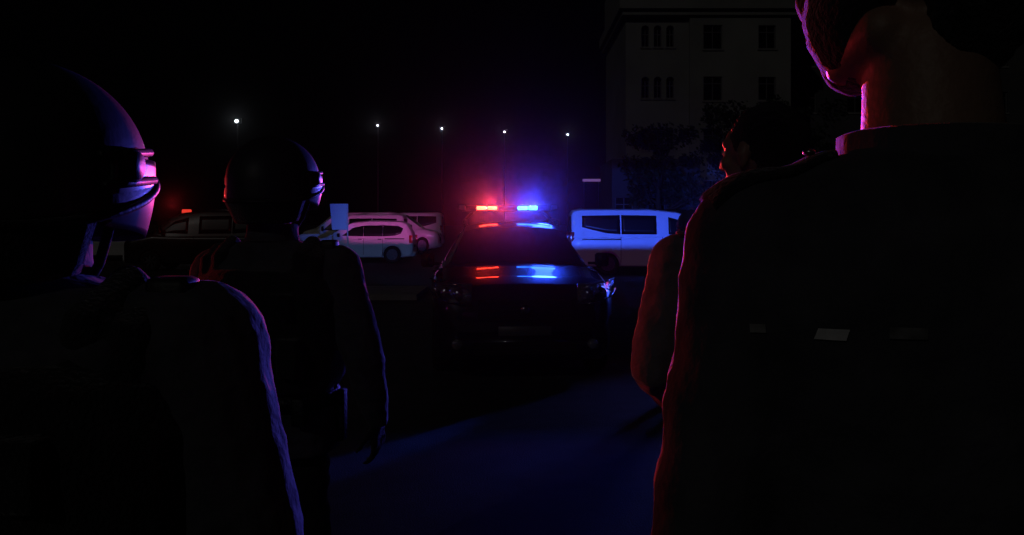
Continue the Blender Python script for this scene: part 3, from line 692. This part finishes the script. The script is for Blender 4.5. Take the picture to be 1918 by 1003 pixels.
    if vest:
        bm = bmesh.new()
        loft(bm, ellrings([(1.04,.178*k,.145*k,0,-.004),(1.07,.192*k,.158*k,0,-.004),(1.2,.205*k,.168*k,0,-.004),(1.34,.212*k,.170*k,0,-.008),(1.40,.19*k,.155*k,0,-.010),(1.43,.15*k,.135*k,0,-.012)], 36, 2.8))
        for s in (-1,1):
            tube(bm, [(s*.11*k,-.135,1.37),(s*.115*k,-.10,1.47),(s*.12*k,-.01,1.512),(s*.115*k,.08,1.47),(s*.11*k,.125,1.37)], .028, 10)
            tube(bm, [(s*.15*k,-.12,1.37),(s*.155*k,-.09,1.455),(s*.16*k,-.01,1.492),(s*.155*k,.07,1.455),(s*.15*k,.11,1.37)], .026, 10)
        for x in (-.12,-.04,.04,.12): box(bm, x*k-.033, x*k+.033, -.158*k-.035, -.14*k, 1.10, 1.22)
        box(bm, -.13*k, .13*k, -.17*k-.012, -.14*k, 1.28, 1.36)
        vt = obj('vest', remeshed(bm, voxel*.95, 2, .003, .05), M['cloth2'], t)
        bm = bevbox(.15*k,.195*k,-.05,.0,1.47,1.525,.01); obj('radio', bm, M['plastic'], vt)
    if hair:
        bm = bmesh.new()
        ball(bm, hc+Vector((0,-.020,.030)), 1, 36, 24, (.083,.100,.090))
        ball(bm, hc+Vector((0,-.050,-.005)), 1, 24, 16, (.070,.064,.072))
        ball(bm, hc+Vector((0,-.050,-.060)), 1, 20, 14, (.058,.040,.055))
        bmesh.ops.bisect_plane(bm, geom=bm.verts[:]+bm.edges[:]+bm.faces[:], plane_co=hc+Vector((0,.055,.04)), plane_no=(0,1,-.75), clear_outer=True)
        bmesh.ops.holes_fill(bm, edges=bm.edges[:])
        bmesh.ops.transform(bm, matrix=HR, verts=bm.verts)
        obj('hair', remeshed(bm, .004, 2, .006, .03), M['hair'], t)
    if mask:
        bm = bmesh.new()
        ball(bm, hc+Vector((0,.046,-.046)), 1, 28, 18, (.067,.068,.078)); ball(bm, hc+Vector((0,.092,-.02)), 1, 18, 12, (.030,.040,.036)); ball(bm, hc+Vector((0,.068,-.098)), 1, 16, 12, (.034,.032,.026))
        bmesh.ops.bisect_plane(bm, geom=bm.verts[:]+bm.edges[:]+bm.faces[:], plane_co=hc+Vector((0,.02,-.01)), plane_no=(0,-1,.25), clear_outer=True)
        bmesh.ops.bisect_plane(bm, geom=bm.verts[:]+bm.edges[:]+bm.faces[:], plane_co=hc+Vector((0,.05,-.005)), plane_no=(0,.0,1), clear_outer=True)
        bmesh.ops.holes_fill(bm, edges=bm.edges[:])
        bmesh.ops.transform(bm, matrix=HR, verts=bm.verts)
        mk = obj('face_mask', remeshed(bm, .004, 2, .003, .04), M['cloth2'], t)
        for s in (-1,1):
            bm = bmesh.new(); tube(bm, [HR @ (hc+Vector((s*.066,.03,-.03))), HR @ (hc+Vector((s*.082,-.01,-.012))), HR @ (hc+Vector((s*.086,-.02,.012)))], .003, 6); obj('ear_loop', bm, M['cloth2'], mk)
    if cap:
        bm = bmesh.new(); ball(bm, hc+Vector((0,-.012,.040)), 1, 36, 24, (.090,.108,.082))
        bmesh.ops.bisect_plane(bm, geom=bm.verts[:]+bm.edges[:]+bm.faces[:], plane_co=hc+Vector((0,0,.030)), plane_no=(0,.12,-1), clear_outer=True)
        bmesh.ops.holes_fill(bm, edges=bm.edges[:])
        tmp = ellrings([(hc.z+.030,.078,.062,0,.105),(hc.z+.042,.080,.066,0,.103)], 28); loft(bm, tmp)
        bmesh.ops.transform(bm, matrix=HR, verts=bm.verts); obj('cap', remeshed(bm, .004, 2, .002, .05), M['cloth2'], t)
    if helmet:
        H0 = Vector((0,.0,1.708)); rx, ry, rzz = .150,.172,.160; N = 64; rings = []
        def low(a):                                     # lower edge by azimuth (0 = front)
            f = (1+math.cos(a))/2; return -.062+.095*f**1.8
        def shell_pt(a, z, g=1.0):
            q = math.sqrt(max(0, 1-min(1,abs(z/rzz))**2.15)); return H0+Vector((math.sin(a)*rx*q*g, math.cos(a)*ry*q*g, z))
        bm = bmesh.new(); M_ = 22; cols = []
        topv = bm.verts.new(H0+Vector((0,0,rzz)))
        grid = []
        for j in range(1,M_+1):
            r = []
            for i in range(N):
                a = 2*math.pi*i/N; lo = low(a); ph = j/M_; 
                el0 = math.pi/2; el1 = math.asin(max(-.99,lo/rzz)); el = el0+(el1-el0)*ph; z = rzz*math.sin(el)
                fl = 1+.05*max(0,ph-.85)/.15
                r.append(bm.verts.new(shell_pt(a, z, fl)))
            grid.append(r)
        for i in range(N): bm.faces.new((topv, grid[0][(i+1)%N], grid[0][i]))
        for j in range(M_-1):
            for i in range(N): bm.faces.new((grid[j][i], grid[j][(i+1)%N], grid[j+1][(i+1)%N], grid[j+1][i]))
        edge = [v.co.copy() for v in grid[-1]]
        bmesh.ops.transform(bm, matrix=HR, verts=bm.verts)
        hl = obj('helmet', bm, M['shell'], t); hl.modifiers.new('s','SOLIDIFY').thickness = .012
        bm = bmesh.new(); tube(bm, [HR @ p for p in edge+[edge[0],edge[1]]], .006, 8); obj('helmet_rim', bm, M['plastic'], hl)
        bm = bmesh.new(); pr = None
        for i in range(41):
            a = R(-104+208*i/40); c = []
            for j in range(13):
                u = j/12; z = .030-.095*u-.02*math.cos(a)*u; g = 1.035+.015*math.sin(u*math.pi)-.01*u
                c.append(bm.verts.new(HR @ (H0+Vector((math.sin(a)*rx*g*(1-.10*u*u), math.cos(a)*ry*(g+.04), z)))))
            if pr:
                for j in range(12): bm.faces.new((pr[j],c[j],c[j+1],pr[j+1]))
            pr = c
        vz = obj('visor', bm, M['visor'], hl); vz.modifiers.new('s','SOLIDIFY').thickness = .004
        for s in (-1,1):
            bm = bmesh.new(); bmesh.ops.create_cone(bm, cap_ends=True, segments=24, radius1=.027, radius2=.021, depth=.03, matrix=HR @ Matrix.Translation(H0+Vector((s*.152,-.012,.018))) @ Matrix.Rotation(R(90)*s,4,'Y'))
            bmesh.ops.bevel(bm, geom=bm.edges[:], offset=.003, segments=2, affect='EDGES'); obj('visor_hinge', bm, M['plastic'], hl)
            bm = bmesh.new(); tube(bm, [HR @ (H0+Vector((s*.135,-.02,-.05))), HR @ (H0+Vector((s*.10,.01,-.11))), HR @ (H0+Vector((s*.05,.06,-.150))), HR @ (H0+Vector((0,.075,-.158)))], .007, 8); obj('chin_strap', bm, M['cloth2'], hl)
            for q, zz in ((.149,.040),(.155,.002)):
                bm = bmesh.new(); tube(bm, [HR @ (H0+Vector((s*q,.05,zz))), HR @ (H0+Vector((s*q,-.07,zz-.012)))], .006, 8); obj('visor_rail', bm, M['plastic'], hl)
        bm = bmesh.new(); pr = None
        for i in range(25):
            a = R(112+136*i/24); c = []
            for j in range(7):
                u = j/6; e = shell_pt(a, low(a)+.01); c.append(bm.verts.new(HR @ (e+Vector((-math.sin(a)*.02*u*3*.6, -math.cos(a)*.02*u*3*.6, -.075*u)))))
            if pr:
                for j in range(6): bm.faces.new((pr[j],c[j],c[j+1],pr[j+1]))
            pr = c
        ng = obj('neck_guard', bm, M['cloth2'], hl); ng.modifiers.new('s','SOLIDIFY').thickness = .012
    return t, jk
def arm(s, sh, el, wr, hd=(0,.1,-1), hn=None, curl=.45):
    return (Vector(sh), Vector(el), Vector(wr), Vector(hd), Vector(hn or (-s,.2,0)), curl, 1 if s < 0 else -1)
hang = lambda s, o=0, k=1: arm(s, (s*.185*k,-.005,1.415), (s*(.245+o)*k,-.03,1.13), (s*(.255+o*1.4)*k,.06,.89))
def at(px, d, z=0): return Vector(((px-CX)/F*d, d, z))
off = 'helmeted officers on the left'
bent = lambda s, k=1, o=.0: arm(s, (s*.19*k,-.005,1.415), (s*(.29+o)*k,-.04,1.15), (s*.17*k,.22,1.07), (-s*.6,.6,.1), (-s*.3,-.5,-.6), .6)
person('nearest officer from behind, large dark riot helmet with violet-lit visor edge, far left', at(46,1.19), R(-6), 1.005, {-1:hang(-1,.02,1.12), 1:arm(1,(.245,-.005,1.43),(.325,-.02,1.15),(.345,.08,.92))}, drop=.058, bulk=1.28, voxel=.006, helmet=True, vest=True, group=off)
person('second helmeted officer from behind, farther off beside the blue-lit board', at(512,3.0), R(-10), 1.015, {-1:hang(-1,.03,1.1), 1:arm(1,(.225,-.005,1.425),(.325,-.03,1.15),(.335,.08,.92))}, bulk=1.2, voxel=.0075, helmet=True, vest=True, group=off)
A, ja = person('tall bareheaded man from behind in the right foreground, black face mask and grey back tape', at(1742,.84,.108), R(3), 1.03, {-1:arm(-1,(-.160,-.005,1.425),(-.222,-.03,1.14),(-.24,.06,.90)), 1:hang(1,-.02,.98)}, head_yaw=R(36), drop=-.004, collar_z=-.045, bulk=.98, voxel=.006, hair=True, mask=True, vest=False, jmat='cloth')
Cc, jc = person('man with bent red-lit arm, behind the tall foreground man', at(1432,2.1,.09), R(2), .99, {-1:arm(-1,(-.205,0,1.43),(-.275,-.03,1.19),(-.17,.20,1.06),(.5,.6,-.1),(.3,-.5,-.6),.6), 1:bent(1)}, head_yaw=R(35), bulk=1.05, voxel=.007, hair=True, jmat='cloth3')
person('distant helmeted figure mostly hidden, just beyond the bent red-lit arm', at(1297,8.4), R(20), .93, {-1:hang(-1), 1:hang(1)}, voxel=.012, helmet=True)
# shoulder boards, reflective tape on the foreground jacket, seated on the cloth by casting onto it
from mathutils.bvhtree import BVHTree
def cast_panel(nm, jacket, root, x0,x1,z0,z1, m, direction=(0,1,0), off=.003, y0=-1, skew=0):
    bv = BVHTree.FromPolygons([v.co for v in jacket.data.vertices], [p.vertices[:] for p in jacket.data.polygons])
    bm = bmesh.new(); pr = None; D_ = Vector(direction)
    for i in range(9):
        c = []
        for j in range(5):
            x = x0+(x1-x0)*i/8+skew*j/4; z = z0+(z1-z0)*j/4
            h = bv.ray_cast(Vector((x,y0,z)), D_)[0]
            if h is None: return None
            c.append(bm.verts.new(h-D_*off))
        if pr:
            for j in range(4): bm.faces.new((pr[j],c[j],c[j+1],pr[j+1]))
        pr = c
    o = obj(nm, bm, m, jacket); return o
cast_panel('reflective_tape', ja, A, -.150,-.129,1.357,1.366, M['reflect'], skew=.002)
cast_panel('reflective_tape', ja, A, -.192,-.180,1.359,1.366, M['reflect_dim'])
cast_panel('reflective_tape', ja, A, -.100,-.074,1.360,1.369, M['reflect_dim'])
def shoulder_board(jacket, s, k=1):
    bv = BVHTree.FromPolygons([v.co for v in jacket.data.vertices], [p.vertices[:] for p in jacket.data.polygons])
    bm = bmesh.new(); pr = None
    for i in range(9):
        x = s*(.10+.11*i/8)*k; c = []
        for j in range(5):
            h = bv.ray_cast(Vector((x,-.03+.05*j/4,2)), Vector((0,0,-1)))[0]; c.append(bm.verts.new(h+Vector((0,0,.007))))
        if pr:
            for j in range(4): bm.faces.new((pr[j],c[j],c[j+1],pr[j+1]))
        pr = c
    o = obj('shoulder_board', bm, M['cloth2'], jacket); o.modifiers.new('s','SOLIDIFY').thickness = .006
    bm = bmesh.new(); h = bv.ray_cast(Vector((s*.115*k,0,2)), Vector((0,0,-1)))[0]; ball(bm, h+Vector((0,-.004,.010)), .006, 12, 8, (1,1,.6)); obj('button', bm, M['buckle'], o)
for jx in (ja, jc):
    for s in (-1,1): shoulder_board(jx, s)
# ---------------------------------------------------------------- added haze for the lamp bloom
bm = bmesh.new(); box(bm, -60, 60, -1.5, 110, -1, 24)
mh = bpy.data.materials.new('haze'); mh.use_nodes = True; nt = mh.node_tree
for n in list(nt.nodes):
    if n.type != 'OUTPUT_MATERIAL': nt.nodes.remove(n)
pv = nt.nodes.new('ShaderNodeVolumePrincipled'); pv.inputs['Density'].default_value = .0002; pv.inputs['Color'].default_value = (.9,.9,.9,1); pv.inputs['Anisotropy'].default_value = .972
nt.links.new(pv.outputs['Volume'], [n for n in nt.nodes if n.type == 'OUTPUT_MATERIAL'][0].inputs['Volume'])
hz = obj('haze', bm, mh, smooth=False); hz['kind'] = 'stuff'; hz['label'] = 'added thin haze that gives the lamps their bloom'
S.cycles.volume_bounces = 0
